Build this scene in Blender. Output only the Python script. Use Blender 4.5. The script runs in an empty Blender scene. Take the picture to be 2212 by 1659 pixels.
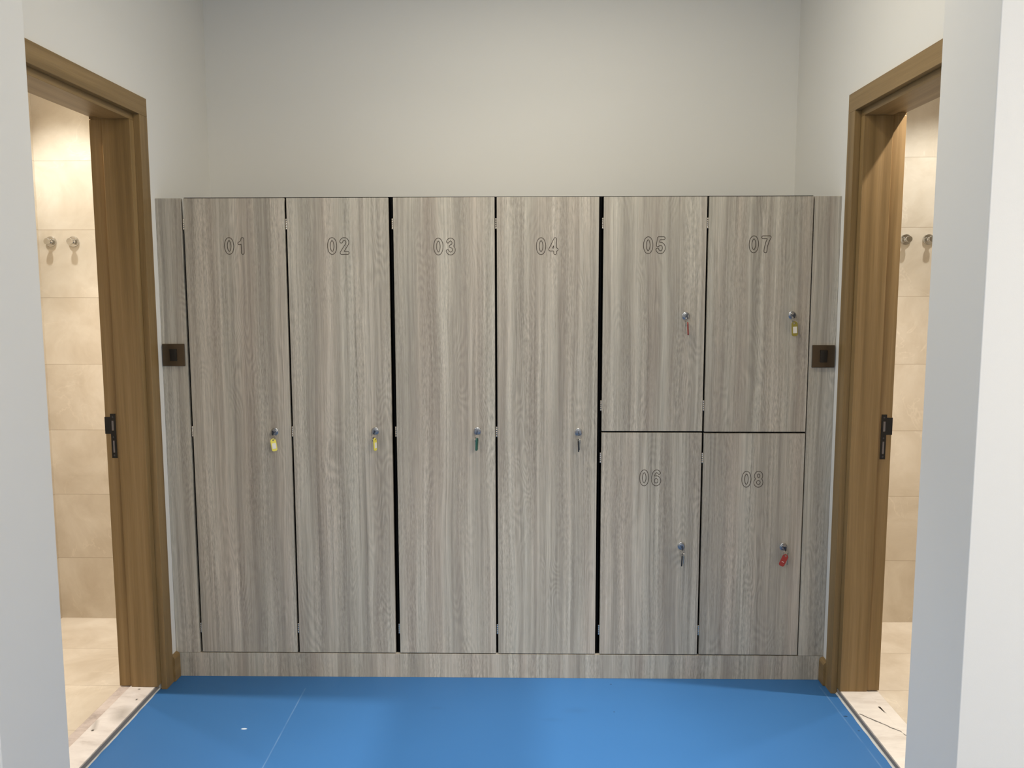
import bpy, bmesh, math
import numpy as np
from mathutils import Matrix, Vector

C = bpy.context.scene.collection
PI = math.pi

# ------------------------------------------------------------------ helpers
def srgb(r, g, b):
    f = lambda v: (v / 255 / 12.92) if v / 255 <= .04045 else ((v / 255 + .055) / 1.055) ** 2.4
    return (f(r), f(g), f(b), 1.0)

def add_box(bm, x0, x1, y0, y1, z0, z1):
    v = [bm.verts.new(p) for p in ((x0, y0, z0), (x1, y0, z0), (x1, y1, z0), (x0, y1, z0),
                                   (x0, y0, z1), (x1, y0, z1), (x1, y1, z1), (x0, y1, z1))]
    for f in ((0, 3, 2, 1), (4, 5, 6, 7), (0, 1, 5, 4), (1, 2, 6, 5), (2, 3, 7, 6), (3, 0, 4, 7)):
        bm.faces.new([v[i] for i in f])

def box(x0, x1, y0, y1, z0, z1, bevel=0.0, seg=2):
    bm = bmesh.new()
    add_box(bm, min(x0, x1), max(x0, x1), min(y0, y1), max(y0, y1), z0, z1)
    if bevel:
        bmesh.ops.bevel(bm, geom=bm.edges[:], offset=bevel, segments=seg, profile=.5, affect='EDGES')
    return bm

def prism(pts, axis, a, b, bevel=0.0):
    """closed 2-D outline extruded along an axis; outline axes are the two others in order"""
    bm = bmesh.new()
    def P(p, t):
        return {'x': (t, p[0], p[1]), 'y': (p[0], t, p[1]), 'z': (p[0], p[1], t)}[axis]
    va = [bm.verts.new(P(p, a)) for p in pts]
    vb = [bm.verts.new(P(p, b)) for p in pts]
    n = len(pts)
    bm.faces.new(va); bm.faces.new(vb[::-1])
    for i in range(n):
        bm.faces.new((va[i], vb[i], vb[(i + 1) % n], va[(i + 1) % n]))
    bmesh.ops.recalc_face_normals(bm, faces=bm.faces[:])
    if bevel:
        bmesh.ops.bevel(bm, geom=bm.edges[:], offset=bevel, segments=2, profile=.5, affect='EDGES')
    return bm

def lathe(bm, prof, center, axis='y', n=32):
    """prof: (radius, position along axis) list; closed at the ends"""
    cx, cy, cz = center
    rings = []
    for r, t in prof:
        ring = []
        for k in range(n):
            a = 2 * PI * k / n
            u, w = r * math.cos(a), r * math.sin(a)
            ring.append(bm.verts.new({'y': (cx + u, cy + t, cz + w), 'z': (cx + u, cy + w, cz + t),
                                      'x': (cx + t, cy + u, cz + w)}[axis]))
        rings.append(ring)
    for a, b in zip(rings[:-1], rings[1:]):
        for k in range(n):
            bm.faces.new((a[k], a[(k + 1) % n], b[(k + 1) % n], b[k]))
    bm.faces.new(rings[0]); bm.faces.new(rings[-1])
    bmesh.ops.recalc_face_normals(bm, faces=bm.faces[:])

def torus(bm, center, R, r, normal='y', n=36, m=10):
    cx, cy, cz = center
    rings = []
    for i in range(n):
        a = 2 * PI * i / n
        ring = []
        for j in range(m):
            b = 2 * PI * j / m
            d = R + r * math.cos(b)
            h = r * math.sin(b)
            u, w = d * math.cos(a), d * math.sin(a)
            ring.append(bm.verts.new({'y': (cx + u, cy + h, cz + w), 'x': (cx + h, cy + u, cz + w),
                                      'z': (cx + u, cy + w, cz + h)}[normal]))
        rings.append(ring)
    for i in range(n):
        A, B = rings[i], rings[(i + 1) % n]
        for j in range(m):
            bm.faces.new((A[j], A[(j + 1) % m], B[(j + 1) % m], B[j]))
    bmesh.ops.recalc_face_normals(bm, faces=bm.faces[:])

def obj(name, bm, mat, parent=None, smooth=False, recentre=True):
    me = bpy.data.meshes.new(name)
    off = Vector((0, 0, 0))
    if recentre:
        co = [v.co for v in bm.verts]
        lo = Vector([min(c[i] for c in co) for i in range(3)])
        hi = Vector([max(c[i] for c in co) for i in range(3)])
        off = Vector(((lo.x + hi.x) / 2, (lo.y + hi.y) / 2, lo.z))
        bmesh.ops.translate(bm, verts=bm.verts[:], vec=-off)
    bm.to_mesh(me); bm.free()
    me.materials.append(mat)
    if smooth:
        for p in me.polygons:
            p.use_smooth = True
        try:
            me.set_sharp_from_angle(angle=math.radians(35))
        except Exception:
            pass
    o = bpy.data.objects.new(name, me)
    C.objects.link(o)
    o.location = off
    if parent is not None:
        o.parent = parent
        w = parent
        M = Matrix.Identity(4)
        chain = []
        while w is not None:
            chain.append(w); w = w.parent
        for w in reversed(chain):
            M = M @ w.matrix_parent_inverse @ Matrix.Translation(w.location)
        o.matrix_parent_inverse = M.inverted()
    return o

def tag(o, label, cat, group=None, kind=None):
    o['label'] = label; o['category'] = cat
    if group: o['group'] = group
    if kind: o['kind'] = kind
    return o

def empty(name, loc):
    o = bpy.data.objects.new(name, None)
    o.empty_display_size = .05
    C.objects.link(o); o.location = loc
    return o

def struct(name, bm, mat, label, cat, smooth=False):
    return tag(obj(name, bm, mat, smooth=smooth), label, cat, kind='structure')

# ------------------------------------------------------------------ materials
class NT:
    def __init__(s, name):
        s.m = bpy.data.materials.new(name); s.m.use_nodes = True
        s.t = s.m.node_tree; s.n = s.t.nodes; s.l = s.t.links
        s.b = s.n['Principled BSDF']
    def node(s, typ, **kw):
        n = s.n.new(typ)
        for k, v in kw.items():
            setattr(n, k, v)
        return n
    def link(s, a, b): s.l.new(a, b)
    def setin(s, sock, v):
        if hasattr(v, 'is_output'): s.l.new(v, sock)
        else: sock.default_value = v
    def math(s, op, a, b=0.0, c=0.0, clamp=False):
        n = s.node('ShaderNodeMath', operation=op); n.use_clamp = clamp
        for i, v in enumerate((a, b, c)): s.setin(n.inputs[i], v)
        return n.outputs[0]
    def pos(s):
        g = s.node('ShaderNodeNewGeometry'); x = s.node('ShaderNodeSeparateXYZ')
        s.link(g.outputs['Position'], x.inputs[0])
        return x.outputs
    def vec(s, x, y, z):
        n = s.node('ShaderNodeCombineXYZ')
        for i, v in enumerate((x, y, z)): s.setin(n.inputs[i], v)
        return n.outputs[0]
    def noise(s, v, scale=1.0, detail=3.0, rough=.5, dist=0.0):
        n = s.node('ShaderNodeTexNoise')
        s.link(v, n.inputs['Vector'])
        n.inputs['Scale'].default_value = scale; n.inputs['Detail'].default_value = detail
        n.inputs['Roughness'].default_value = rough; n.inputs['Distortion'].default_value = dist
        return n.outputs['Fac']
    def ramp(s, f, stops, interp='LINEAR'):
        n = s.node('ShaderNodeValToRGB'); r = n.color_ramp; r.interpolation = interp
        while len(r.elements) < len(stops): r.elements.new(.5)
        for e, (p, c) in zip(r.elements, stops):
            e.position = p; e.color = c if len(c) == 4 else (*c, 1)
        s.setin(n.inputs[0], f)
        return n.outputs[0]
    def mix(s, f, a, b, blend='MIX'):
        n = s.node('ShaderNodeMix', data_type='RGBA', blend_type=blend)
        s.setin(n.inputs[0], f); s.setin(n.inputs[6], a); s.setin(n.inputs[7], b)
        return n.outputs[2]
    def bump(s, h, strength=.2, dist=.001):
        n = s.node('ShaderNodeBump'); s.link(h, n.inputs['Height'])
        n.inputs['Strength'].default_value = strength; n.inputs['Distance'].default_value = dist
        s.link(n.outputs[0], s.b.inputs['Normal'])

def plain(name, col, rough=.5, metal=0.0, spec=None):
    t = NT(name)
    v = t.pos()
    # a very light mottling so that no surface is perfectly uniform
    n = t.noise(t.vec(v[0], v[1], v[2]), 60, 2)
    t.link(t.mix(t.math('MULTIPLY', n, .12), col, tuple(c * .8 for c in col[:3]) + (1,)), t.b.inputs['Base Color'])
    t.b.inputs['Roughness'].default_value = rough
    t.b.inputs['Metallic'].default_value = metal
    if spec is not None: t.b.inputs['Specular IOR Level'].default_value = spec
    return t.m

def wood_laminate():
    t = NT('grey_woodgrain_laminate')
    x, y, z = t.pos()
    at = t.node('ShaderNodeAttribute', attribute_type='OBJECT', attribute_name='grain')
    s = at.outputs['Fac']
    X = t.math('ADD', x, t.math('MULTIPLY', s, 3.17))
    Z = t.math('ADD', z, t.math('MULTIPLY', s, 7.31))
    # slow sideways wander of the grain
    wob = t.noise(t.vec(t.math('MULTIPLY', X, 3.0), s, t.math('MULTIPLY', Z, 1.3)), 1, 2)
    Xw = t.math('ADD', X, t.math('MULTIPLY', t.math('SUBTRACT', wob, .5), .030))
    broad = t.noise(t.vec(t.math('MULTIPLY', Xw, 21), 0.0, t.math('MULTIPLY', Z, .40)), 1, 4, .62)
    mid = t.noise(t.vec(t.math('MULTIPLY', Xw, 95), 4.0, t.math('MULTIPLY', Z, 1.1)), 1, 3, .6)
    fine = t.noise(t.vec(t.math('MULTIPLY', Xw, 330), 9.0, t.math('MULTIPLY', Z, 10)), 1, 4, .7)
    # cathedral rings: contour lines of a slow field
    fld = t.noise(t.vec(t.math('MULTIPLY', Xw, 7.0), 2.0, t.math('MULTIPLY', Z, 1.5)), 1, 2, .5, .3)
    rings = t.math('SINE', t.math('MULTIPLY', fld, 210))
    where = t.noise(t.vec(t.math('MULTIPLY', X, 10), 12.0, t.math('MULTIPLY', Z, 2.4)), 1, 1)
    where = t.math('MULTIPLY', t.math('SUBTRACT', where, .50, clamp=True), 6.0, clamp=True)
    # short pale flecks and dark pores in patches
    fl = t.noise(t.vec(t.math('MULTIPLY', Xw, 260), 15.0, t.math('MULTIPLY', Z, 48)), 1, 2)
    zone = t.noise(t.vec(t.math('MULTIPLY', X, 13), 21.0, t.math('MULTIPLY', Z, 1.4)), 1, 2)
    zone = t.math('MULTIPLY', t.math('SUBTRACT', zone, .42, clamp=True), 5.0, clamp=True)
    base = t.ramp(broad, [(.30, srgb(152, 144, 131)), (.44, srgb(166, 158, 145)), (.52, srgb(176, 168, 154)),
                          (.60, srgb(190, 183, 169)), (.72, srgb(168, 160, 146))])
    hue = t.noise(t.vec(t.math('MULTIPLY', Xw, 12), 31.0, t.math('MULTIPLY', Z, .5)), 1, 3)
    tint = t.ramp(hue, [(.34, (1.02, .99, .975, 1)), (.5, (1, 1, .99, 1)), (.66, (.98, 1.0, .995, 1))])
    col = t.mix(1.0, base, tint, 'MULTIPLY')
    k = t.math('ADD', .60, t.math('MULTIPLY', mid, .80))
    k = t.math('MULTIPLY', k, t.math('ADD', .60, t.math('MULTIPLY', fine, .80)))
    lines = t.noise(t.vec(t.math('MULTIPLY', Xw, 150), 44.0, t.math('MULTIPLY', Z, .55)), 1, 1)
    lines = t.math('MULTIPLY', t.math('SUBTRACT', lines, .64, clamp=True), 6.0, clamp=True)
    k = t.math('MULTIPLY', k, t.math('SUBTRACT', 1.0, t.math('MULTIPLY', lines, .34)))
    pale = t.noise(t.vec(t.math('MULTIPLY', Xw, 75), 54.0, t.math('MULTIPLY', Z, .45)), 1, 1)
    pale = t.math('MULTIPLY', t.math('SUBTRACT', pale, .66, clamp=True), 5.0, clamp=True)
    k = t.math('MULTIPLY', k, t.math('ADD', 1.0, t.math('MULTIPLY', pale, .22)))
    k = t.math('ADD', k, t.math('MULTIPLY', t.math('MULTIPLY', rings, where), .10))
    k = t.math('ADD', k, t.math('MULTIPLY', t.math('MULTIPLY', t.math('SUBTRACT', fl, .5), zone), .95))
    kk = t.node('ShaderNodeCombineColor')
    for i in range(3): t.link(k, kk.inputs[i])
    col = t.mix(1.0, col, kk.outputs[0], 'MULTIPLY')
    t.link(col, t.b.inputs['Base Color'])
    t.b.inputs['Roughness'].default_value = .52
    t.b.inputs['Specular IOR Level'].default_value = .35
    t.bump(fine, .12, .0006)
    return t.m

def oak(name, axis):
    t = NT(name)
    p = t.pos()
    ax = 'xyz'.index(axis)
    o = [i for i in range(3) if i != ax]
    L = p[ax]; U = t.math('ADD', p[o[0]], t.math('MULTIPLY', p[o[1]], .83))
    wob = t.noise(t.vec(t.math('MULTIPLY', U, 6), t.math('MULTIPLY', L, .8), 0.0), 1, 2)
    Uw = t.math('ADD', U, t.math('MULTIPLY', t.math('SUBTRACT', wob, .5), .03))
    broad = t.noise(t.vec(t.math('MULTIPLY', Uw, 38), t.math('MULTIPLY', L, .7), 3.0), 1, 3)
    fine = t.noise(t.vec(t.math('MULTIPLY', Uw, 300), t.math('MULTIPLY', L, 5), 5.0), 1, 3, .6)
    pore = t.noise(t.vec(t.math('MULTIPLY', Uw, 520), t.math('MULTIPLY', L, 16), 8.0), 1, 2)
    col = t.ramp(broad, [(.28, srgb(117, 94, 58)), (.48, srgb(133, 108, 69)), (.70, srgb(149, 123, 83))])
    k = t.math('MULTIPLY', t.math('ADD', .80, t.math('MULTIPLY', fine, .40)), t.math('ADD', .90, t.math('MULTIPLY', pore, .20)))
    kk = t.node('ShaderNodeCombineColor')
    for i in range(3): t.link(k, kk.inputs[i])
    t.link(t.mix(1.0, col, kk.outputs[0], 'MULTIPLY'), t.b.inputs['Base Color'])
    t.b.inputs['Roughness'].default_value = .45
    t.b.inputs['Specular IOR Level'].default_value = .4
    t.bump(fine, .15, .0006)
    return t.m

def paint(name, col):
    t = NT(name)
    v = t.pos(); P = t.vec(*v)
    n = t.noise(P, 420, 3, .6); big = t.noise(P, 2.5, 2)
    t.link(t.mix(t.math('MULTIPLY', big, .10), col, tuple(c * .88 for c in col[:3]) + (1,)), t.b.inputs['Base Color'])
    t.b.inputs['Roughness'].default_value = .72
    t.b.inputs['Specular IOR Level'].default_value = .25
    t.bump(n, .12, .0008)
    return t.m

def vinyl():
    t = NT('blue_vinyl_floor')
    x, y, z = t.pos(); P = t.vec(x, y, 0.0)
    big = t.noise(P, 3.0, 3); fine = t.noise(P, 700, 2)
    base = t.mix(big, srgb(50, 102, 156), srgb(54, 107, 161))
    # welded seams: one crossing the alcove, two beside the thresholds
    def seam(a, k, w, amt, y1):
        d = t.math('ABSOLUTE', t.math('SUBTRACT', x, t.math('ADD', a, t.math('MULTIPLY', y, k))))
        m = t.math('SUBTRACT', 1.0, t.math('DIVIDE', d, w), clamp=True)
        wear = t.noise(t.vec(t.math('MULTIPLY', x, 30), t.math('MULTIPLY', y, 9), 2.0), 1, 2)
        m = t.math('MULTIPLY', m, t.math('MULTIPLY', t.math('SUBTRACT', wear, .30, clamp=True), 3.0, clamp=True))
        m = t.math('MULTIPLY', m, t.math('LESS_THAN', y, y1))
        return t.math('MULTIPLY', m, amt)
    lt = srgb(135, 165, 195)
    col = t.mix(seam(-.893, -.009, .0035, .40, -.10), base, lt)
    col = t.mix(seam(1.128, -.012, .004, .35, -.05), col, lt)
    # small dark specks and faint scuffs
    def spot(px, py, r, rr=1.0):
        dx = t.math('DIVIDE', t.math('SUBTRACT', x, px), rr); dy = t.math('SUBTRACT', y, py)
        d = t.math('SQRT', t.math('ADD', t.math('MULTIPLY', dx, dx), t.math('MULTIPLY', dy, dy)))
        return t.math('SUBTRACT', 1.0, t.math('DIVIDE', d, r), clamp=True)
    dk = srgb(38, 70, 104)
    for px, py, r, rr, a in ((1.143, -.291, .007, 1.3, 2.5), (1.152, -.392, .005, 1, 2), (.31, -.05, .005, 1, 2), (.30, -.27, .004, 1, 2),
                             (.16, -.26, .03, 2.2, .18), (-.36, -.25, .02, 2, .15), (.07, -.33, .02, 3, .15)):
        col = t.mix(t.math('MULTIPLY', spot(px, py, r, rr), a, clamp=True), col, dk)
    col = t.mix(t.math('MULTIPLY', spot(-1.03, -.41, .006, 2.0), 3, clamp=True), col, srgb(200, 215, 230))
    t.link(col, t.b.inputs['Base Color'])
    t.b.inputs['Roughness'].default_value = .5
    t.b.inputs['Specular IOR Level'].default_value = .3
    t.bump(fine, .08, .0005)
    return t.m

def tiles(name, mode):
    """beige stone tile; joints every 0.305 m up the wall, every 0.34 m along the floor"""
    t = NT(name)
    x, y, z = t.pos(); P = t.vec(x, y, z)
    if mode == 'wall':
        c = t.math('DIVIDE', t.math('SUBTRACT', z, -.0062), .3056)
    else:
        c = t.math('DIVIDE', t.math('SUBTRACT', y, .585 - .34 * 6), .34)
    fr = t.math('FRACT', c); row = t.math('FLOOR', c)
    per = .3056 if mode == 'wall' else .34
    dj = t.math('MULTIPLY', t.math('MINIMUM', fr, t.math('SUBTRACT', 1.0, fr)), per)
    joint = t.math('SUBTRACT', 1.0, t.math('DIVIDE', dj, .0022), clamp=True)
    Pr = t.vec(t.math('ADD', x, t.math('MULTIPLY', row, 1.7)), y, t.math('ADD', z, t.math('MULTIPLY', row, .37)))
    cloud = t.noise(Pr, 4.5, 5, .6, .6)
    mott = t.noise(Pr, 22, 4, .6)
    base = t.ramp(cloud, [(.30, srgb(190, 178, 158)), (.5, srgb(204, 194, 176)), (.72, srgb(217, 209, 193))])
    base = t.mix(t.math('MULTIPLY', mott, .35), base, srgb(196, 184, 164))
    vf = t.noise(Pr, 2.6, 4, .62, 1.4)
    vein = t.math('SUBTRACT', 1.0, t.math('DIVIDE', t.math('ABSOLUTE', t.math('SUBTRACT', vf, .5)), .011), clamp=True)
    gate = t.math('MULTIPLY', t.math('SUBTRACT', t.noise(Pr, 5, 2), .45, clamp=True), 6, clamp=True)
    base = t.mix(t.math('MULTIPLY', t.math('MULTIPLY', vein, gate), .30), base, srgb(232, 222, 204))
    base = t.mix(t.math('MULTIPLY', joint, .6), base, srgb(140, 120, 94))
    t.link(base, t.b.inputs['Base Color'])
    t.b.inputs['Roughness'].default_value = .42 if mode == 'wall' else .6
    t.b.inputs['Specular IOR Level'].default_value = .35
    t.bump(t.math('SUBTRACT', mott, joint), .12, .001)
    return t.m

def marble(name, c0, c1, c2, stretch, marks=()):
    t = NT(name)
    x, y, z = t.pos()
    P = t.vec(t.math('MULTIPLY', t.math('ADD', x, t.math('MULTIPLY', y, .35)), stretch), t.math('MULTIPLY', y, 3.0), z)
    a = t.noise(P, 3.2, 5, .62, .8); b = t.noise(P, 16, 4, .65, .3)
    col = t.ramp(t.math('ADD', t.math('MULTIPLY', a, .65), t.math('MULTIPLY', b, .35)),
                 [(.34, c0), (.48, c1), (.66, c2)])
    for kind, px, py, qx, qy, w, amt in marks:       # natural veins and chips in the stone
        ex, ey = qx - px, qy - py; L2 = ex * ex + ey * ey
        wob = t.math('MULTIPLY', t.math('SUBTRACT', t.noise(t.vec(x, y, 0.0), 26, 3), .5), .03 if kind == 'vein' else 0.0)
        dx = t.math('SUBTRACT', x, px); dy = t.math('SUBTRACT', t.math('ADD', y, wob), py)
        h = t.math('DIVIDE', t.math('ADD', t.math('MULTIPLY', dx, ex), t.math('MULTIPLY', dy, ey)), L2, clamp=True)
        rx = t.math('SUBTRACT', dx, t.math('MULTIPLY', h, ex)); ry = t.math('SUBTRACT', dy, t.math('MULTIPLY', h, ey))
        d = t.math('SQRT', t.math('ADD', t.math('MULTIPLY', rx, rx), t.math('MULTIPLY', ry, ry)))
        m = t.math('SUBTRACT', 1.0, t.math('DIVIDE', d, w), clamp=True)
        col = t.mix(t.math('MULTIPLY', m, amt, clamp=True), col, srgb(26, 22, 22) if kind != 'smudge' else srgb(128, 121, 112))
    t.link(col, t.b.inputs['Base Color'])
    t.b.inputs['Roughness'].default_value = .42
    return t.m

M = dict(
    lam=wood_laminate(), oak_z=oak('oak_upright', 'z'), oak_y=oak('oak_lengthwise', 'y'),
    paint=paint('offwhite_wall_paint', srgb(226, 224, 218)),
    ceil=paint('ceiling_paint', srgb(228, 228, 226)),
    vinyl=vinyl(), wtile=tiles('beige_wall_tile', 'wall'), ftile=tiles('beige_floor_tile', 'floor'),
    marble_l=marble('pale_marble', srgb(190, 182, 175), srgb(212, 206, 200), srgb(224, 219, 213), 1.0,
                    (('smudge', -1.500, -.335, -1.487, -.375, .05, .55), ('chip', -1.541, -.470, -1.5405, -.473, .006, 2.0),
                     ('smudge', -1.56, -.41, -1.54, -.465, .014, .5), ('chip', -1.490, -.245, -1.4895, -.25, .005, 1.2),
                     ('chip', -1.519, -.165, -1.517, -.166, .006, 1.0))),
    marble_r=marble('pale_veined_marble', srgb(196, 188, 178), srgb(214, 208, 199), srgb(227, 222, 213), 1.0,
                    (('vein', 1.184, -.318, 1.335, -.520, .0055, 1.1), ('chip', 1.2745, -.267, 1.2800, -.302, .0055, 3.0))),
    marble_g=marble('grey_veined_marble', srgb(158, 146, 138), srgb(190, 178, 170), srgb(206, 195, 186), 2.2),
    slab_edge=plain('rough_slab_edge', srgb(138, 132, 126), .8),
    seal=plain('white_sealant', srgb(205, 205, 200), .55),
    black=plain('black_board', srgb(9, 9, 10), .7, spec=.1),
    bronze=plain('dark_bronze_plate', srgb(78, 64, 46), .42, .45),
    rocker=plain('black_rocker', srgb(13, 12, 11), .35),
    dkmetal=plain('black_metal', srgb(14, 13, 13), .42, .3),
    boxgrey=plain('grey_latch_box', srgb(120, 114, 112), .5, .2),
    chrome=plain('chrome', srgb(205, 203, 198), .08, 1.0),
    lockmetal=plain('satin_zinc', srgb(172, 174, 178), .34, 1.0),
    hinge=plain('nickel_hinge', srgb(215, 208, 196), .25, 1.0),
    groove=plain('engraved_groove', srgb(74, 66, 58), .8, spec=.1),
    yellow=plain('yellow_plastic', srgb(236, 222, 92), .4), green=plain('green_plastic', srgb(24, 92, 80), .4),
    blackp=plain('black_plastic', srgb(16, 15, 16), .4), red=plain('red_plastic', srgb(150, 36, 20), .4), yellow_shade=plain('shaded_yellow_plastic', srgb(150, 138, 54), .4),  # last one: the yellow tag plastic with shade put into its colour
    paper=plain('white_paper', srgb(236, 232, 220), .7), steel=plain('key_steel', srgb(160, 156, 148), .3, 1.0),
    keyhead=plain('dark_key_head', srgb(70, 70, 74), .35, .8),
)

# ------------------------------------------------------------------ measured layout (metres)
XL, XR = -1.440, 1.160            # side walls of the alcove; locker fronts stand at y = 0
YB = .5745                        # wall behind the lockers
CE = 3.02
RXL, RXR = -1.279, .9836          # jambs of the opening the camera looks through
RY0 = -1.356
RYL, RYR = -1.0725, -1.10
LWT = .150                        # thickness of the side walls
LO, RO = XL - LWT, XR + LWT
SB = .590                         # back wall of both side rooms
SLX, SRX = -2.236, 2.30
DH = 2.1985                        # rough opening height of the doors
DY0, DY1 = -.990, -.1075           # rough opening along y
ROOM_Y = -5.6

# ------------------------------------------------------------------ room shell
struct('floor', box(-3.6, 3.6, ROOM_Y - .1, YB + .1, -.10, 0), M['vinyl'], 'blue vinyl floor of the locker alcove', 'floor')
struct('ceiling', box(-3.6, 3.6, ROOM_Y - .1, YB + .1, CE, CE + .1), M['ceil'], 'white ceiling over the locker alcove', 'ceiling')
struct('wall_back', box(XL - .02, XR + .02, YB, YB + .1, 0, CE), M['paint'], 'off-white wall above and behind the lockers', 'wall')
bm = bmesh.new()
add_box(bm, LO, XL, DY1, YB + .1, 0, CE); add_box(bm, LO, XL, DY0, DY1, DH, CE); add_box(bm, LO, XL, RYL, DY0, 0, CE)
struct('wall_left', bm, M['paint'], 'off-white side wall around the left doorway', 'wall')
bm = bmesh.new()
add_box(bm, XR, RO, DY1, YB + .1, 0, CE); add_box(bm, XR, RO, DY0, DY1, DH, CE); add_box(bm, XR, RO, RYR, DY0, 0, CE)
struct('wall_right', bm, M['paint'], 'off-white side wall around the right doorway', 'wall')
struct('wall_front_left', box(-3.6, RXL, RY0, RYL, 0, CE, .002), M['paint'], 'pale wall end at the left edge of the opening', 'wall')
struct('wall_front_right', box(RXR, 3.6, RY0, RYR, 0, CE, .002), M['paint'], 'pale wall end at the right edge of the opening', 'wall')
struct('wall_front_lintel', box(RXL, RXR, RY0, RYR, 2.62, CE), M['paint'], 'pale wall over the opening', 'wall')
struct('wall_far_left', box(-3.7, -3.6, ROOM_Y, RY0, 0, CE), M['paint'], 'left wall of the outer room', 'wall')
struct('wall_far_right', box(3.6, 3.7, ROOM_Y, RY0, 0, CE), M['paint'], 'right wall of the outer room', 'wall')
struct('wall_rear', box(-3.6, 3.6, ROOM_Y - .1, ROOM_Y, 0, CE), M['paint'], 'rear wall of the outer room', 'wall')
# left tiled room
SC = 2.62
struct('floor_left_room', box(SLX, LO - .017, RYL, SB, -.05, .004), M['ftile'], 'beige stone floor tiles of the left room', 'floor')
struct('wall_left_room_back', box(SLX - .1, LO - .0005, SB, SB + .08, -.05, SC), M['wtile'], 'beige tiled wall in the left room behind the chrome hooks', 'wall')
struct('wall_left_room_side', box(SLX - .1, SLX, RYL, SB, -.05, SC), M['wtile'], 'beige tiled side wall of the left room', 'wall')
struct('ceiling_left_room', box(SLX - .1, LO - .0005, RYL, SB + .08, SC, SC + .06), M['ceil'], 'ceiling of the left room', 'ceiling')
struct('floor_right_room', box(RO + .017, SRX, RYR, SB, -.05, .004), M['ftile'], 'beige stone floor tiles of the right room', 'floor')
struct('wall_right_room_back', box(RO + .0005, SRX + .1, SB, SB + .08, -.05, SC), M['wtile'], 'beige tiled wall in the right room behind the chrome hooks', 'wall')
struct('wall_right_room_side', box(SRX, SRX + .1, RYR, SB, -.05, SC), M['wtile'], 'beige tiled side wall of the right room', 'wall')
struct('ceiling_right_room', box(RO + .0005, SRX + .1, RYR, SB + .08, SC, SC + .06), M['ceil'], 'ceiling of the right room', 'ceiling')

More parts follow.
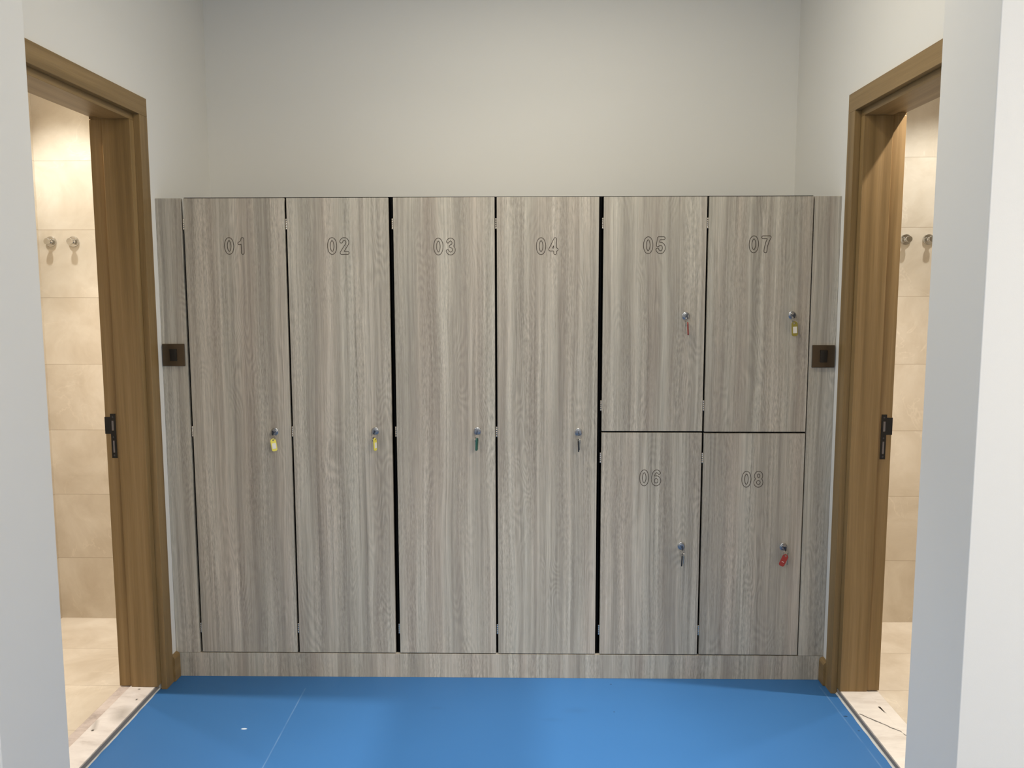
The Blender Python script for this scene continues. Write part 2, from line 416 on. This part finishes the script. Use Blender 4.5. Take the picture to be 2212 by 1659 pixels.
# ------------------------------------------------------------------ doorways
TH = .024                          # height of the marble thresholds
def doorway(side, name):
    s = -1 if side == 'left' else 1
    W = XL if s < 0 else XR        # wall face
    proud = .009
    root = tag(empty(name, (W, -.53, 0)), 'oak framed doorway in the %s wall, door leaf not in view' % side, 'doorway', kind='structure')
    X = lambda d: W + s * d        # d > 0 goes into the wall
    oy, ay = -.0535, -.1165        # casing outer / inner arris
    jy = -.147; ry = -.137         # jamb face, rebate face
    zc, za, zj = 2.2565, 2.190, 2.167
    near = -1.045
    nj, na, no = near + .093, near + .063, near
    # casing: far upright, head, near upright
    def bead(a, b): return [(X(-proud), a), (X(-proud), b), (X(.014), b), (X(.014), a)]
    obj('door_casing', prism([(X(-proud), oy), (X(-proud), ay), (X(.0143), ay), (X(.0143), -.1080), (X(-.0005), -.1080), (X(-.0005), oy)],
                             'z', 0, za, .0012), M['oak_z'], root)
    obj('door_casing', prism([(X(-proud), za), (X(-proud), zc), (X(-.0005), zc), (X(-.0005), DH - .0005), (X(.0143), DH - .0005), (X(.0143), za)],
                             'y', no, oy, .0012), M['oak_y'], root)
    obj('door_casing', box(X(-proud), X(-.0005), no, na, 0, za, .0012), M['oak_z'], root)
    # frame lining (far jamb, head, near jamb), with a rebate towards the room
    r0, r1, rb = .0145, .167, .1165
    def jamb(y_main, y_reb, y_back):
        return [(X(r0), y_main), (X(rb), y_main), (X(rb), y_reb), (X(r1), y_reb), (X(r1), y_back), (X(r0), y_back)]
    for ja, jr, jb in ((jy, ry, -.1100), (nj, nj - .010, nj - .0295)):
        bm = prism(jamb(ja, jr, jb), 'z', TH, zj - .0002, .001)
        add_box(bm, min(X(rb + .0004), X(r1 - .0006)), max(X(rb + .0004), X(r1 - .0006)), min(jr - math.copysign(.0006, jr - jb) * 1, jb), max(jr - math.copysign(.0006, jr - jb), jb), zj - .004, zj + .0096)
        obj('door_frame', bm, M['oak_z'], root)
    obj('door_frame', prism([(X(r0), zj), (X(rb), zj), (X(rb), zj + .010), (X(r1), zj + .010), (X(r1), za + .006), (X(r0), za + .006)],
                            'y', nj - .0295, -.1100, .001), M['oak_y'], root)
    # casing on the room side
    q0, q1 = LWT + .0005, r1 + .004
    obj('door_casing', box(X(q0), X(q1), -.1095, -.065, 0.004, zj + .07, .0012), M['oak_z'], root)
    obj('door_casing', box(X(q0), X(q1), nj - .080, nj - .030, .004, zj + .07, .0012), M['oak_z'], root)
    obj('door_casing', box(X(q0), X(q1), nj - .030, -.1163, DH, zj + .07, .0012), M['oak_y'], root)
    # strike plate let into the rebate face
    a, b = .1275, .1470            # long leaf, along x
    lip = .1685
    z0, z1, zl0, zl1 = .925, 1.093, 1.017, 1.081
    bm = bmesh.new()
    y0, y1 = ry - .0022, ry - .0003
    h1 = (.1350, .1435, 1.029, 1.067)
    h2 = (.1350, .1420, .9445, .9915)
    xs = lambda d0, d1: (min(X(d0), X(d1)), max(X(d0), X(d1)))
    for d0, d1, c0, c1 in ((a, h1[0], z0, z1), (h1[1], b, h2[3], z1), (h2[1], b, z0, h2[3]), (h1[0], h1[1], h1[3], z1),
                           (h1[0], h1[1], h2[3], h1[2]), (h2[0], h2[1], z0, h2[2]), (b, lip, zl0, zl1)):
        add_box(bm, *xs(d0, d1), y0, y1, c0, c1)
    # turned down lip at the room edge
    add_box(bm, *xs(lip - .002, lip), y1, ry + .016 - .0125, zl0, zl1)
    sp = obj('strike_plate', bm, M['dkmetal'], root)
    bm = bmesh.new()
    add_box(bm, *xs(h1[0] + .0002, h1[1] - .0002), y0 + .0010, y1, h1[2] + .001, h1[3] - .001)
    add_box(bm, *xs(h2[0] + .0002, h2[1] - .0002), y0 + .0010, y1, h2[2] + .001, h2[3] - .001)
    lb = obj('latch_recess', bm, M['boxgrey'], sp); lb['label'] = 'grey latch recess'
    bm = bmesh.new()
    for zc_ in (z1 - .012, 1.004, z0 + .010):
        xc = X((a + b) / 2)
        lathe(bm, [(.0036, -.0001), (.0034, -.0009), (.0015, -.0012)], (xc, y0, zc_), 'y', 16)
    obj('screw', bm, M['keyhead'], sp, smooth=True)
    # threshold
    tr = tag(empty('trim_%d' % (1 if s < 0 else 2), (W, -.53, 0)),
             'pale marble threshold of the %s doorway' % side, 'threshold', kind='structure')
    f0 = .026 if s < 0 else .0175
    mid = .124 if s < 0 else .120
    inn = .166 if s < 0 else .164
    far, nr = -.1168, nj - .02
    obj('marble_slab', box(X(f0), X(mid), nr, far - .0005, .0005, TH, .0012), M['marble_l' if s < 0 else 'marble_r'], tr)
    st = obj('marble_strip', box(X(mid + .0004), X(inn), nr, far - .0005, .0005, TH - .004, .001),
             M['marble_g' if s < 0 else 'marble_r'], tr)
    if s < 0: st['label'] = 'grey veined marble strip'
    ed = obj('slab_edge', box(X(f0 - .0025), X(f0 - .0001), nr, far - .0005, .0005, TH - .0035), M['slab_edge'], tr)
    # wavy bead of sealant along the blue floor
    n = 60; bm = bmesh.new(); rows = []
    for i in range(n + 1):
        y = nr + (far - nr + .012) * i / n
        wv = .0020 * math.sin(i * .41) * math.sin(i * .23 + 1) + .0006 * math.sin(i * 1.3)
        w = (.0042 if s < 0 else .0062) + wv * .7
        b0, h = f0 - .0027, (.0045 if s < 0 else .0062)
        rows.append([bm.verts.new((X(b0), y, h)), bm.verts.new((X(b0 - w * .5), y, h * .72)),
                     bm.verts.new((X(b0 - w), y, .0005)), bm.verts.new((X(b0), y, .0005))])
    for A, B in zip(rows[:-1], rows[1:]):
        for k in range(4):
            bm.faces.new((A[k], A[(k + 1) % 4], B[(k + 1) % 4], B[k]))
    bm.faces.new(rows[0]); bm.faces.new(rows[-1])
    bmesh.ops.recalc_face_normals(bm, faces=bm.faces[:])
    sl = obj('sealant_bead', bm, M['seal'], tr, smooth=True); sl['label'] = 'white sealant bead'
    # short oak baseboard between casing and lockers
    bt = .0165 if s < 0 else .0175
    hb = .106 if s < 0 else .098
    pr = [(X(-.0003), .001), (X(-bt), .001), (X(-bt), hb - .013), (X(-bt + .004), hb - .005), (X(-bt + .009), hb - .002), (X(-.0003), hb)]
    struct('baseboard_' + side, prism(pr, 'y', oy + .0004, -.0015, .0006), M['oak_y'],
           'short oak baseboard between the %s doorway and the lockers' % side, 'baseboard')

doorway('left', 'door_1')
doorway('right', 'door_2')

# ------------------------------------------------------------------ numerals (outlined, rounded strokes)
def arc(cx, cy, rx, ry, a0, a1, n=28):
    return [(cx + rx * math.cos(math.radians(a0 + (a1 - a0) * i / n)), cy + ry * math.sin(math.radians(a0 + (a1 - a0) * i / n))) for i in range(n + 1)]
r_ = .085
STROKES = {
    '0': [arc(.28, .5, .195, .415, 0, 360, 48)],
    '1': [[(.415, .085), (.415, .915)] , arc(.17, .95, .245, .30, -8, -78, 12)],
    '2': [arc(.28, .715, .188, .200, 168, -28, 24) + [(.105, .10)], [(.10, .085), (.475, .085)]],
    '3': [arc(.275, .715, .172, .200, 158, -88, 26), arc(.275, .300, .195, .215, 88, -160, 30)],
    '4': [[(.385, .085), (.385, .915)], [(.385, .90), (.085, .30)], [(.085, .295), (.485, .295)]],
    '5': [[(.17, .915), (.455, .915)], [(.17, .915), (.115, .52)], arc(.275, .335, .200, .250, 142, -158, 32)],
    '6': [arc(.28, .315, .195, .230, 0, 360, 44), arc(.305, .50, .220, .415, 188, 48, 26)],
    '7': [[(.085, .915), (.475, .915)], [(.475, .915), (.385, .74), (.315, .55), (.265, .33), (.24, .085)]],
    '8': [arc(.28, .715, .168, .200, 0, 360, 40), arc(.28, .298, .195, .213, 0, 360, 44)],
}
def contour(ch):
    step = .0095
    gx = np.arange(-.06, .66, step); gz = np.arange(-.06, 1.06, step)
    GX, GZ = np.meshgrid(gx, gz, indexing='ij')
    D = np.full(GX.shape, 9.0)
    for st in STROKES[ch]:
        for (ax, ay), (bx, by) in zip(st[:-1], st[1:]):
            ex, ey = bx - ax, by - ay; L2 = ex * ex + ey * ey + 1e-12
            h = np.clip(((GX - ax) * ex + (GZ - ay) * ey) / L2, 0, 1)
            D = np.minimum(D, np.hypot(GX - ax - h * ex, GZ - ay - h * ey))
    D = D - r_
    segs = []
    def ip(i0, j0, i1, j1):
        a, b = D[i0, j0], D[i1, j1]; t = a / (a - b)
        key = (min((i0, j0), (i1, j1)), max((i0, j0), (i1, j1)))
        return key, (gx[i0] + t * (gx[i1] - gx[i0]), gz[j0] + t * (gz[j1] - gz[j0]))
    pts = {}
    nb = {}
    for i in range(len(gx) - 1):
        for j in range(len(gz) - 1):
            c = [(i, j), (i + 1, j), (i + 1, j + 1), (i, j + 1)]
            s = [D[p] < 0 for p in c]
            if all(s) or not any(s): continue
            cr = []
            for k in range(4):
                if s[k] != s[(k + 1) % 4]:
                    key, p = ip(*c[k], *c[(k + 1) % 4]); pts[key] = p; cr.append(key)
            for q in range(0, len(cr), 2):
                nb.setdefault(cr[q], []).append(cr[q + 1]); nb.setdefault(cr[q + 1], []).append(cr[q])
    loops = []; seen = set()
    for k0 in nb:
        if k0 in seen: continue
        lp = [k0]; seen.add(k0); cur = k0
        while True:
            nx = [k for k in nb[cur] if k not in seen]
            if not nx: break
            cur = nx[0]; seen.add(cur); lp.append(cur)
        if len(lp) > 8:
            P = np.array([pts[k] for k in lp])
            for _ in range(3): P = (np.roll(P, 1, 0) + 2 * P + np.roll(P, -1, 0)) / 4
            loops.append(P)
    return loops

CONT = {c: contour(c) for c in STROKES}
def numeral(txt, x0, ztop, h, parent, yf):
    bm = bmesh.new()
    hw, e = .0011, .0004
    for q, ch in enumerate(txt):
        for P in CONT[ch]:
            A = np.array([x0, ztop - h]) + (P + np.array([q * .742 - (.06 if ch == '1' else 0), 0])) * h
            d = np.roll(A, -1, 0) - np.roll(A, 1, 0); d /= np.linalg.norm(d, axis=1)[:, None] + 1e-12
            N = np.stack([-d[:, 1], d[:, 0]], 1)
            o, i_ = A + N * hw, A - N * hw
            n = len(A)
            V = [[bm.verts.new((p[0], y, p[1])) for p in arr] for arr, y in ((o, yf + .0002), (o, yf - e), (i_, yf - e), (i_, yf + .0002))]
            for k in range(n):
                kk = (k + 1) % n
                for r in range(3):
                    bm.faces.new((V[r][k], V[r][kk], V[r + 1][kk], V[r + 1][k]))
    bmesh.ops.recalc_face_normals(bm, faces=bm.faces[:])
    o = obj('number', bm, M['groove'], parent); o['label'] = 'engraved outline number ' + txt
    return o

# ------------------------------------------------------------------ lockers
ZT, ZK, ZP = 1.9013, .1028, .0985
Z5, Z6 = 1.0068, .9999
KEYDESC = {'01': 'yellow', '02': 'yellow', '03': 'green', '04': 'black', '05': 'red', '06': 'black', '07': 'yellow', '08': 'red'}
#      door x0, x1, z0, z1, carcass x0, x1, number (x, ztop), lock (x, z), hinges z
LOCK = {
    '01': (-1.3319, -.9468, ZK, ZT, -1.337, -.9424, (-1.1794, 1.7531), (-1.0101, 1.0028), (1.8035, 1.0027, .203)),
    '02': (-.9379, -.5499, ZK, ZT, -.9422, -.5408, (-.7841, 1.7521), (-.6153, 1.0058), (1.8035, 1.0027, .203)),
    '03': (-.5314, -.1460, ZK, ZT, -.5406, -.1418, (-.3780, 1.7491), (-.2161, 1.0065), (1.8030, 1.0027, .203)),
    '04': (-.1373, .2501, ZK, ZT, -.1416, .2589, (.0129, 1.7496), (.1777, 1.0027), (1.8030, 1.0027, .203)),
    '05': (.2679, .6568, Z5, ZT, .2591, .6607, (.4191, 1.7520), (.5843, 1.4531), (1.8032, 1.1063)),
    '06': (.2679, .6568, ZK, Z6, .2591, .6607, (.4180, .8535), (.5860, .5488), (.9007, .2027)),
    '07': (.6647, 1.0551, Z5 - .002, ZT, .6609, 1.0592, (.8177, 1.7545), (.9888, 1.4553), (1.8032, 1.1063)),
    '08': (.6647, 1.0551, ZK, Z6 - .002, .6609, 1.0592, (.8159, .8488), (.9863, .5471), (.9007, .2027)),
}
LDESC = {
    '01': 'tall grey wood-grain locker engraved 01, beside the left filler panel',
    '02': 'tall grey wood-grain locker engraved 02, with a thin yellow key tag',
    '03': 'tall grey wood-grain locker engraved 03, with a green key tag',
    '04': 'tall grey wood-grain locker engraved 04, with a black key tag',
    '05': 'half-height upper locker engraved 05, with a red key tag',
    '06': 'half-height lower locker engraved 06, with a black key tag',
    '07': 'half-height upper locker engraved 07, with a yellow key tag',
    '08': 'half-height lower locker engraved 08, with a tilted red key tag',
}
seed = 0
for num, (x0, x1, z0, z1, c0, c1, npos, lpos, hz) in LOCK.items():
    seed += 1
    root = tag(empty('locker', ((x0 + x1) / 2, .25, z0)), LDESC[num], 'locker', 'numbered lockers along the back wall')
    # carcass of black board, open to the front
    ct = ZT + .0045 if z1 > 1.5 else 1.0025
    cb = ZK - .003 if z0 < .5 else 1.0035
    bm = bmesh.new()
    add_box(bm, c0, c0 + .003, .021, .50, cb, ct); add_box(bm, c1 - .003, c1, .021, .50, cb, ct)
    add_box(bm, c0 + .003, c1 - .003, .021, .50, cb, cb + .003); add_box(bm, c0 + .003, c1 - .003, .021, .50, ct - .003, ct)
    add_box(bm, c0 + .003, c1 - .003, .497, .50, cb + .003, ct - .003)
    cc = obj('carcass', bm, M['black'], root); cc['label'] = 'black carcass'
    door = obj('door', box(x0, x1, 0, .018, z0, z1, .0008, 1), M['lam'], root)
    door['grain'] = seed * 1.0
    numeral(num, npos[0], npos[1], .0632, door, 0)
    # cam lock
    bm = bmesh.new()
    lx, lz = lpos
    lathe(bm, [(.0148, .0), (.0148, -.0018), (.0136, -.0034), (.0118, -.0040), (.0112, -.0028), (.0106, -.0028),
               (.0102, -.0055), (.0090, -.0064), (.0030, -.0066)], (lx, 0, lz), 'y', 40)
    obj('lock', bm, M['lockmetal'], door, smooth=True)
    for h in hz:
        bm = bmesh.new()
        for k in range(5):
            lathe(bm, [(.0028, -.0036), (.0030, -.0032), (.0030, .0032), (.0028, .0036)], (x0 - .0036, .0040, h + (k - 2) * .0082), 'z', 14)
        add_box(bm, x0 - .0012, x0 - .0002, .004, .017, h - .0205, h + .0205)
        obj('hinge', bm, M['hinge'], root, smooth=True)

# filler panels and plinth
for nm, x0, x1, lab, g in (('left', XL + .0005, -1.3421, 'narrow grey wood-grain filler panel left of locker 01', 21.0),
                           ('right', 1.0600, XR - .0005, 'narrow grey wood-grain filler panel right of locker 07', 23.0)):
    o = tag(obj('filler_panel', box(x0, x1, 0, .018, ZK - .003, ZT, .0008, 1), M['lam']), lab, 'panel', 'filler panels at the locker ends')
    o['grain'] = g
o = tag(obj('plinth', box(XL + .0005, XR - .0005, .0003, .018, 0, ZP, .0006, 1), M['lam']),
        'long grey wood-grain plinth board under the lockers', 'plinth')
o['grain'] = 31.0

# ------------------------------------------------------------------ wall switches
for sx, lab in ((-1.3925, 'square dark bronze light switch on the left filler panel'),
                (1.1118, 'square dark bronze light switch on the right filler panel')):
    zc = 1.3040 if sx < 0 else 1.2983
    root = tag(empty('light_switch', (sx, 0, zc - .043)), lab, 'light switch', 'light switches beside the lockers')
    bm = box(sx - .043, sx + .043, -.0075, -.0001, zc - .043, zc + .043, .0022, 3)
    obj('plate', bm, M['bronze'], root)
    bm = bmesh.new()
    hw, hh = .0135, .0235
    v = [bm.verts.new(p) for p in ((sx - hw, -.0074, zc - hh), (sx + hw, -.0074, zc - hh), (sx + hw, -.0074, zc + hh), (sx - hw, -.0074, zc + hh),
                                   (sx - hw, -.0092, zc - hh), (sx + hw, -.0092, zc - hh), (sx + hw, -.0120, zc + hh), (sx - hw, -.0120, zc + hh))]
    for f in ((0, 1, 2, 3), (7, 6, 5, 4), (0, 4, 5, 1), (1, 5, 6, 2), (2, 6, 7, 3), (3, 7, 4, 0)):
        bm.faces.new([v[i] for i in f])
    bmesh.ops.recalc_face_normals(bm, faces=bm.faces[:])
    rk = obj('rocker', bm, M['rocker'], root); rk['label'] = 'black rocker'

# ------------------------------------------------------------------ keys with tags
def capsule_pts(w, l, n=10):
    """tag outline in (x, z): top at z = 0, rounder at the top, down to -l"""
    r = w / 2; q = w * .34
    p = [(r * math.cos(a), -r + r * math.sin(a)) for a in [PI * i / n for i in range(n + 1)]]
    p += [(-r + q + q * math.cos(a), -l + q + q * math.sin(a)) for a in [PI + PI / 2 * i / 6 for i in range(7)]]
    p += [(r - q + q * math.cos(a), -l + q + q * math.sin(a)) for a in [-PI / 2 + PI / 2 * i / 6 for i in range(7)]]
    return p

def tag_body(w, l, th):
    """plate with a hole for the ring near its top"""
    bm = bmesh.new()
    out = capsule_pts(w, l)
    hr = w * .16; hc = (0, -w * .30)
    n = len(out)
    # hole points follow the same angular order as the outline
    hole = []
    for (px, pz) in out:
        a = math.atan2(pz - hc[1], px - hc[0]); hole.append((hc[0] + hr * math.cos(a), hc[1] + hr * math.sin(a)))
    V = []
    for y in (-th / 2, th / 2):
        V.append(([bm.verts.new((p[0], y, p[1])) for p in out], [bm.verts.new((p[0], y, p[1])) for p in hole]))
    for k in range(n):
        kk = (k + 1) % n
        for (o, h) in V: bm.faces.new((o[k], o[kk], h[kk], h[k]))
        bm.faces.new((V[0][0][k], V[1][0][k], V[1][0][kk], V[0][0][kk]))
        bm.faces.new((V[0][1][k], V[1][1][k], V[1][1][kk], V[0][1][kk]))
    bmesh.ops.remove_doubles(bm, verts=bm.verts[:], dist=1e-5)
    bmesh.ops.recalc_face_normals(bm, faces=bm.faces[:])
    return bm

def key_mesh(bm, T, bow_r=.0105, blade=.022):
    """flat key: bow disc with a hole, shank with teeth; local (u along the key, v across); T maps (u, v, t)"""
    n = 22; th = .0011
    prof = []
    for k in range(n):
        a = math.radians(24) + math.radians(312) * k / (n - 1)
        prof.append((-bow_r + 0 + bow_r * math.cos(a), bow_r * math.sin(a)))
    sh = .0036
    blade_pts = [(blade - .002, -sh), (blade, 0), (blade - .002, sh * .7)]
    teeth = []
    for i in range(6):
        u = blade - .004 - i * .0028
        teeth.append((u, sh * (.35 if i % 2 == 0 else .8)))
    out = prof + [(-.001, -sh)] + blade_pts + teeth + [(-.001, sh)]
    V = [[bm.verts.new(T(u, v, t)) for u, v in out] for t in (-th, th)]
    m = len(out)
    bm.faces.new(V[0]); bm.faces.new(V[1][::-1])
    for k in range(m):
        bm.faces.new((V[0][k], V[1][k], V[1][(k + 1) % m], V[0][(k + 1) % m]))
    bmesh.ops.recalc_face_normals(bm, faces=bm.faces[:])

#      colour, turn of the tag about z, lean about y, tag shift x, spare key side, paper, scale
KEYS = {
    '01': ('yellow', 28, -8, .000, 0, True, 1.0, 'yellow key tag showing its paper face, hanging from locker 01'),
    '02': ('yellow', 72, -2, .003, -1, True, 1.0, 'yellow key tag seen edge-on beside its spare key, on locker 02'),
    '03': ('green', 74, 3, .001, -1, False, 1.0, 'dark green key tag turned edge-on, hanging from locker 03'),
    '04': ('blackp', 84, -2, -.002, 1, False, 1.0, 'thin black key tag beside a steel spare key, on locker 04'),
    '05': ('red', 76, -3, .003, -1, False, 1.0, 'red key tag turned edge-on, hanging from locker 05'),
    '06': ('blackp', 76, 2, -.001, 1, False, 1.0, 'black key tag turned edge-on, hanging from locker 06'),
    '07': ('yellow_shade', 12, -3, .001, -1, True, 1.12, 'shade-darkened yellow key tag with a white paper window, hanging from locker 07'),
    '08': ('red', 158, 24, .004, 1, False, 1.0, 'leaning red key tag with its flat side out, on locker 08'),
}
for num, (col, yaw, lean, dx, spare, paper, sc, lab) in KEYS.items():
    lx, lz = LOCK[num][7]
    root = tag(empty('locker_key', (lx, -.0068, lz)), lab, 'key', 'keys hanging from the locker locks')
    # key in the lock: bow in the vertical plane, sticking out of the lock
    bm = bmesh.new()
    key_mesh(bm, lambda u, v, t: (lx + t, -.0170 + u, lz - .001 + v), .0095, .0101)
    kb = obj('key_bow', bm, M['keyhead'], root, smooth=False)
    # ring through the bow, lying roughly parallel to the door
    ry = -.0290
    bm = bmesh.new()
    torus(bm, (lx + dx * .5, ry, lz - .0175), .0105, .0007, 'y')
    obj('key_ring', bm, M['steel'], root, smooth=True)
    # tag
    w, l, th = .0215 * sc, .050 * sc, .0042
    hang = Vector((lx + dx, ry, lz - .0225))
    R = Matrix.Translation(hang) @ Matrix.Rotation(math.radians(lean), 4, 'Y') @ Matrix.Rotation(math.radians(yaw), 4, 'Z')
    bm = tag_body(w, l, th)
    bmesh.ops.bevel(bm, geom=[e for e in bm.edges if abs(e.calc_face_angle(0)) > 1.0], offset=.0006, segments=2, affect='EDGES')
    bm.transform(R)
    tg = obj('key_tag', bm, M[col], root); tg['label'] = {'blackp': 'black', 'yellow_shade': 'shade-darkened yellow'}.get(col, col) + ' plastic tag'
    if paper:
        bm = box(-w * .34, w * .34, -th / 2 - .0006, -th / 2 - .0001, -l * .80, -l * .36, .0001, 1)
        bm.transform(R)
        pl = obj('paper_label', bm, M['paper'], tg); pl['label'] = 'white paper insert'
    elif num == '08':
        bm = box(-w * .20, w * .20, th / 2 + .0001, th / 2 + .0005, -l * .66, -l * .62)
        bm.transform(R)
        obj('paper_label', bm, M['paper'], tg)['label'] = 'white slit in the tag'
    if spare:
        bm = bmesh.new()
        a = math.radians(82); ca, sa = math.cos(a), math.sin(a)
        ox = lx + dx + spare * (.0065 if num != '07' else .004)
        tl = spare * .03
        key_mesh(bm, lambda u, v, t: (ox + v * ca + t * sa + tl * u * -1, ry + .006 + v * sa - t * ca, lz - .0405 - u), .0105, .026)
        sk = obj('spare_key', bm, M['steel'], root); sk['label'] = 'steel spare key'

# ------------------------------------------------------------------ chrome robe hooks on the tiles
for hx, side, lab in ((-2.179, 'left', 'left one of two chrome robe hooks, beside the pale left wall end'),
                      (-2.0755, 'left', 'right one of two chrome robe hooks inside the left doorway'),
                      (1.6640, 'right', 'chrome robe hook on the right room tiles, partly hidden by the oak frame'),
                      (1.7640, 'right', 'chrome robe hook on the right room tiles, cut off by the pale wall end')):
    hz = 1.774
    root = tag(empty('robe_hook', (hx, SB, hz)), lab, 'hook', 'chrome hooks in the %s room' % side)
    y = SB - .0003
    bm = bmesh.new()
    lathe(bm, [(.0235, 0), (.0238, -.0020), (.0238, -.0080), (.0225, -.0100), (.0105, -.0104), (.0092, -.0120), (.0085, -.016), (.0085, -.0260)], (hx, y, hz), 'y', 48)
    obj('rosette', bm, M['chrome'], root, smooth=True)
    bm = bmesh.new()
    lathe(bm, [(.0085, -.0262), (.0118, -.0285), (.0138, -.0320), (.0140, -.0350), (.0140, -.0400), (.0130, -.0415), (.0040, -.0418)], (hx, y, hz), 'y', 40)
    kn = obj('knob', bm, M['chrome'], root, smooth=True)

# ------------------------------------------------------------------ lights
def kelvin(r, g, b): return (r, g, b)
def disk(name, loc, size, power, col, spread=180):
    L = bpy.data.lights.new(name, 'AREA'); L.shape = 'DISK'; L.size = size; L.energy = power; L.color = col
    L.spread = math.radians(spread)
    o = bpy.data.objects.new(name, L); C.objects.link(o); o.location = loc
    return o
def strip(name, loc, sx, sy, power, col):
    L = bpy.data.lights.new(name, 'AREA'); L.shape = 'RECTANGLE'; L.size = sx; L.size_y = sy; L.energy = power; L.color = col
    o = bpy.data.objects.new(name, L); C.objects.link(o); o.location = loc
    return o
def spot(name, loc, power, col, cone, blend, radius, aim=None):
    L = bpy.data.lights.new(name, 'SPOT'); L.energy = power; L.color = col
    L.spot_size = math.radians(cone); L.spot_blend = blend; L.shadow_soft_size = radius
    o = bpy.data.objects.new(name, L); C.objects.link(o); o.location = loc
    if aim is not None:
        o.rotation_euler = (Vector(aim) - Vector(loc)).to_track_quat('-Z', 'Y').to_euler()
    return o
PL, PR, PM, PS, PC, PD = 70, 123, 17.8, 270, 36, 158
CL, CO, CM, CS, CC, CD = (1, .955, .88), (1, .91, .80), (1, .94, .80), (1, .97, .93), (1, 1, .98), (1, .89, .80)
strip('linear_light_outer', (-2.1, -3.9, CE - .015), .16, 3.0, PL, CL)
strip('linear_light_outer', (2.1, -3.9, CE - .015), .16, 3.0, PR, CO)
for lx, share in ((-.20, .5), (.30, .5)):                                     # unseen lights added near the alcove ceiling to brighten wall and floor
    disk('added_alcove_fill', (lx, -.62, CE - .015), .14, PM * share, CM)       # soft wide fill
    spot('added_alcove_fill', (lx, -.80, CE - .02), PS * share, CS, 48, .95, .05)   # narrow beam added for the floor centre
spot('downlight_left_room', (-2.05, .17, SC - .012), PC, CC, 112, .55, .02)
spot('downlight_left_room', (-1.82, -.134, SC - .012), PD, CD, 92, .8, .014, (-1.50, -.24, 0))
spot('downlight_right_room', (1.80, .16, SC - .012), PC, CC, 112, .55, .02)
spot('downlight_right_room', (1.585, -.222, SC - .012), PD, CD, 92, .8, .014, (1.27, -.31, 0))

w = bpy.data.worlds.new('world'); bpy.context.scene.world = w; w.use_nodes = True
w.node_tree.nodes['Background'].inputs[0].default_value = (.8, .85, .9, 1)
w.node_tree.nodes['Background'].inputs[1].default_value = 0.0

# ------------------------------------------------------------------ camera
cx, cy, cz, yaw, pitch, roll, f = (-0.025256848167411795, -3.234174302848005, 1.5472793591196847, -0.017124851842867012,
                                   0.10977641252577716, -0.0015612071887711287, 1815.4257352649552)
fwd = Vector((math.sin(yaw) * math.cos(pitch), math.cos(yaw) * math.cos(pitch), -math.sin(pitch)))
right = Vector((math.cos(yaw), -math.sin(yaw), 0)); up = right.cross(fwd)
r2 = math.cos(roll) * right + math.sin(roll) * up
u2 = -math.sin(roll) * right + math.cos(roll) * up
cam = bpy.data.cameras.new('camera'); co = bpy.data.objects.new('camera', cam); C.objects.link(co)
cam.sensor_fit = 'HORIZONTAL'; cam.sensor_width = 36; cam.lens = f / 2212 * 36; cam.clip_start = .05
Mx = Matrix((r2, u2, -fwd)).transposed().to_4x4(); Mx.translation = Vector((cx, cy, cz))
co.matrix_world = Mx
sc = bpy.context.scene
sc.camera = co
sc.view_settings.view_transform = 'Standard'; sc.view_settings.look = 'None'
sc.view_settings.gamma = 1.0; sc.view_settings.use_curve_mapping = False
sc.view_settings.exposure = 0.0
sc.cycles.max_bounces = 10; sc.cycles.diffuse_bounces = 6
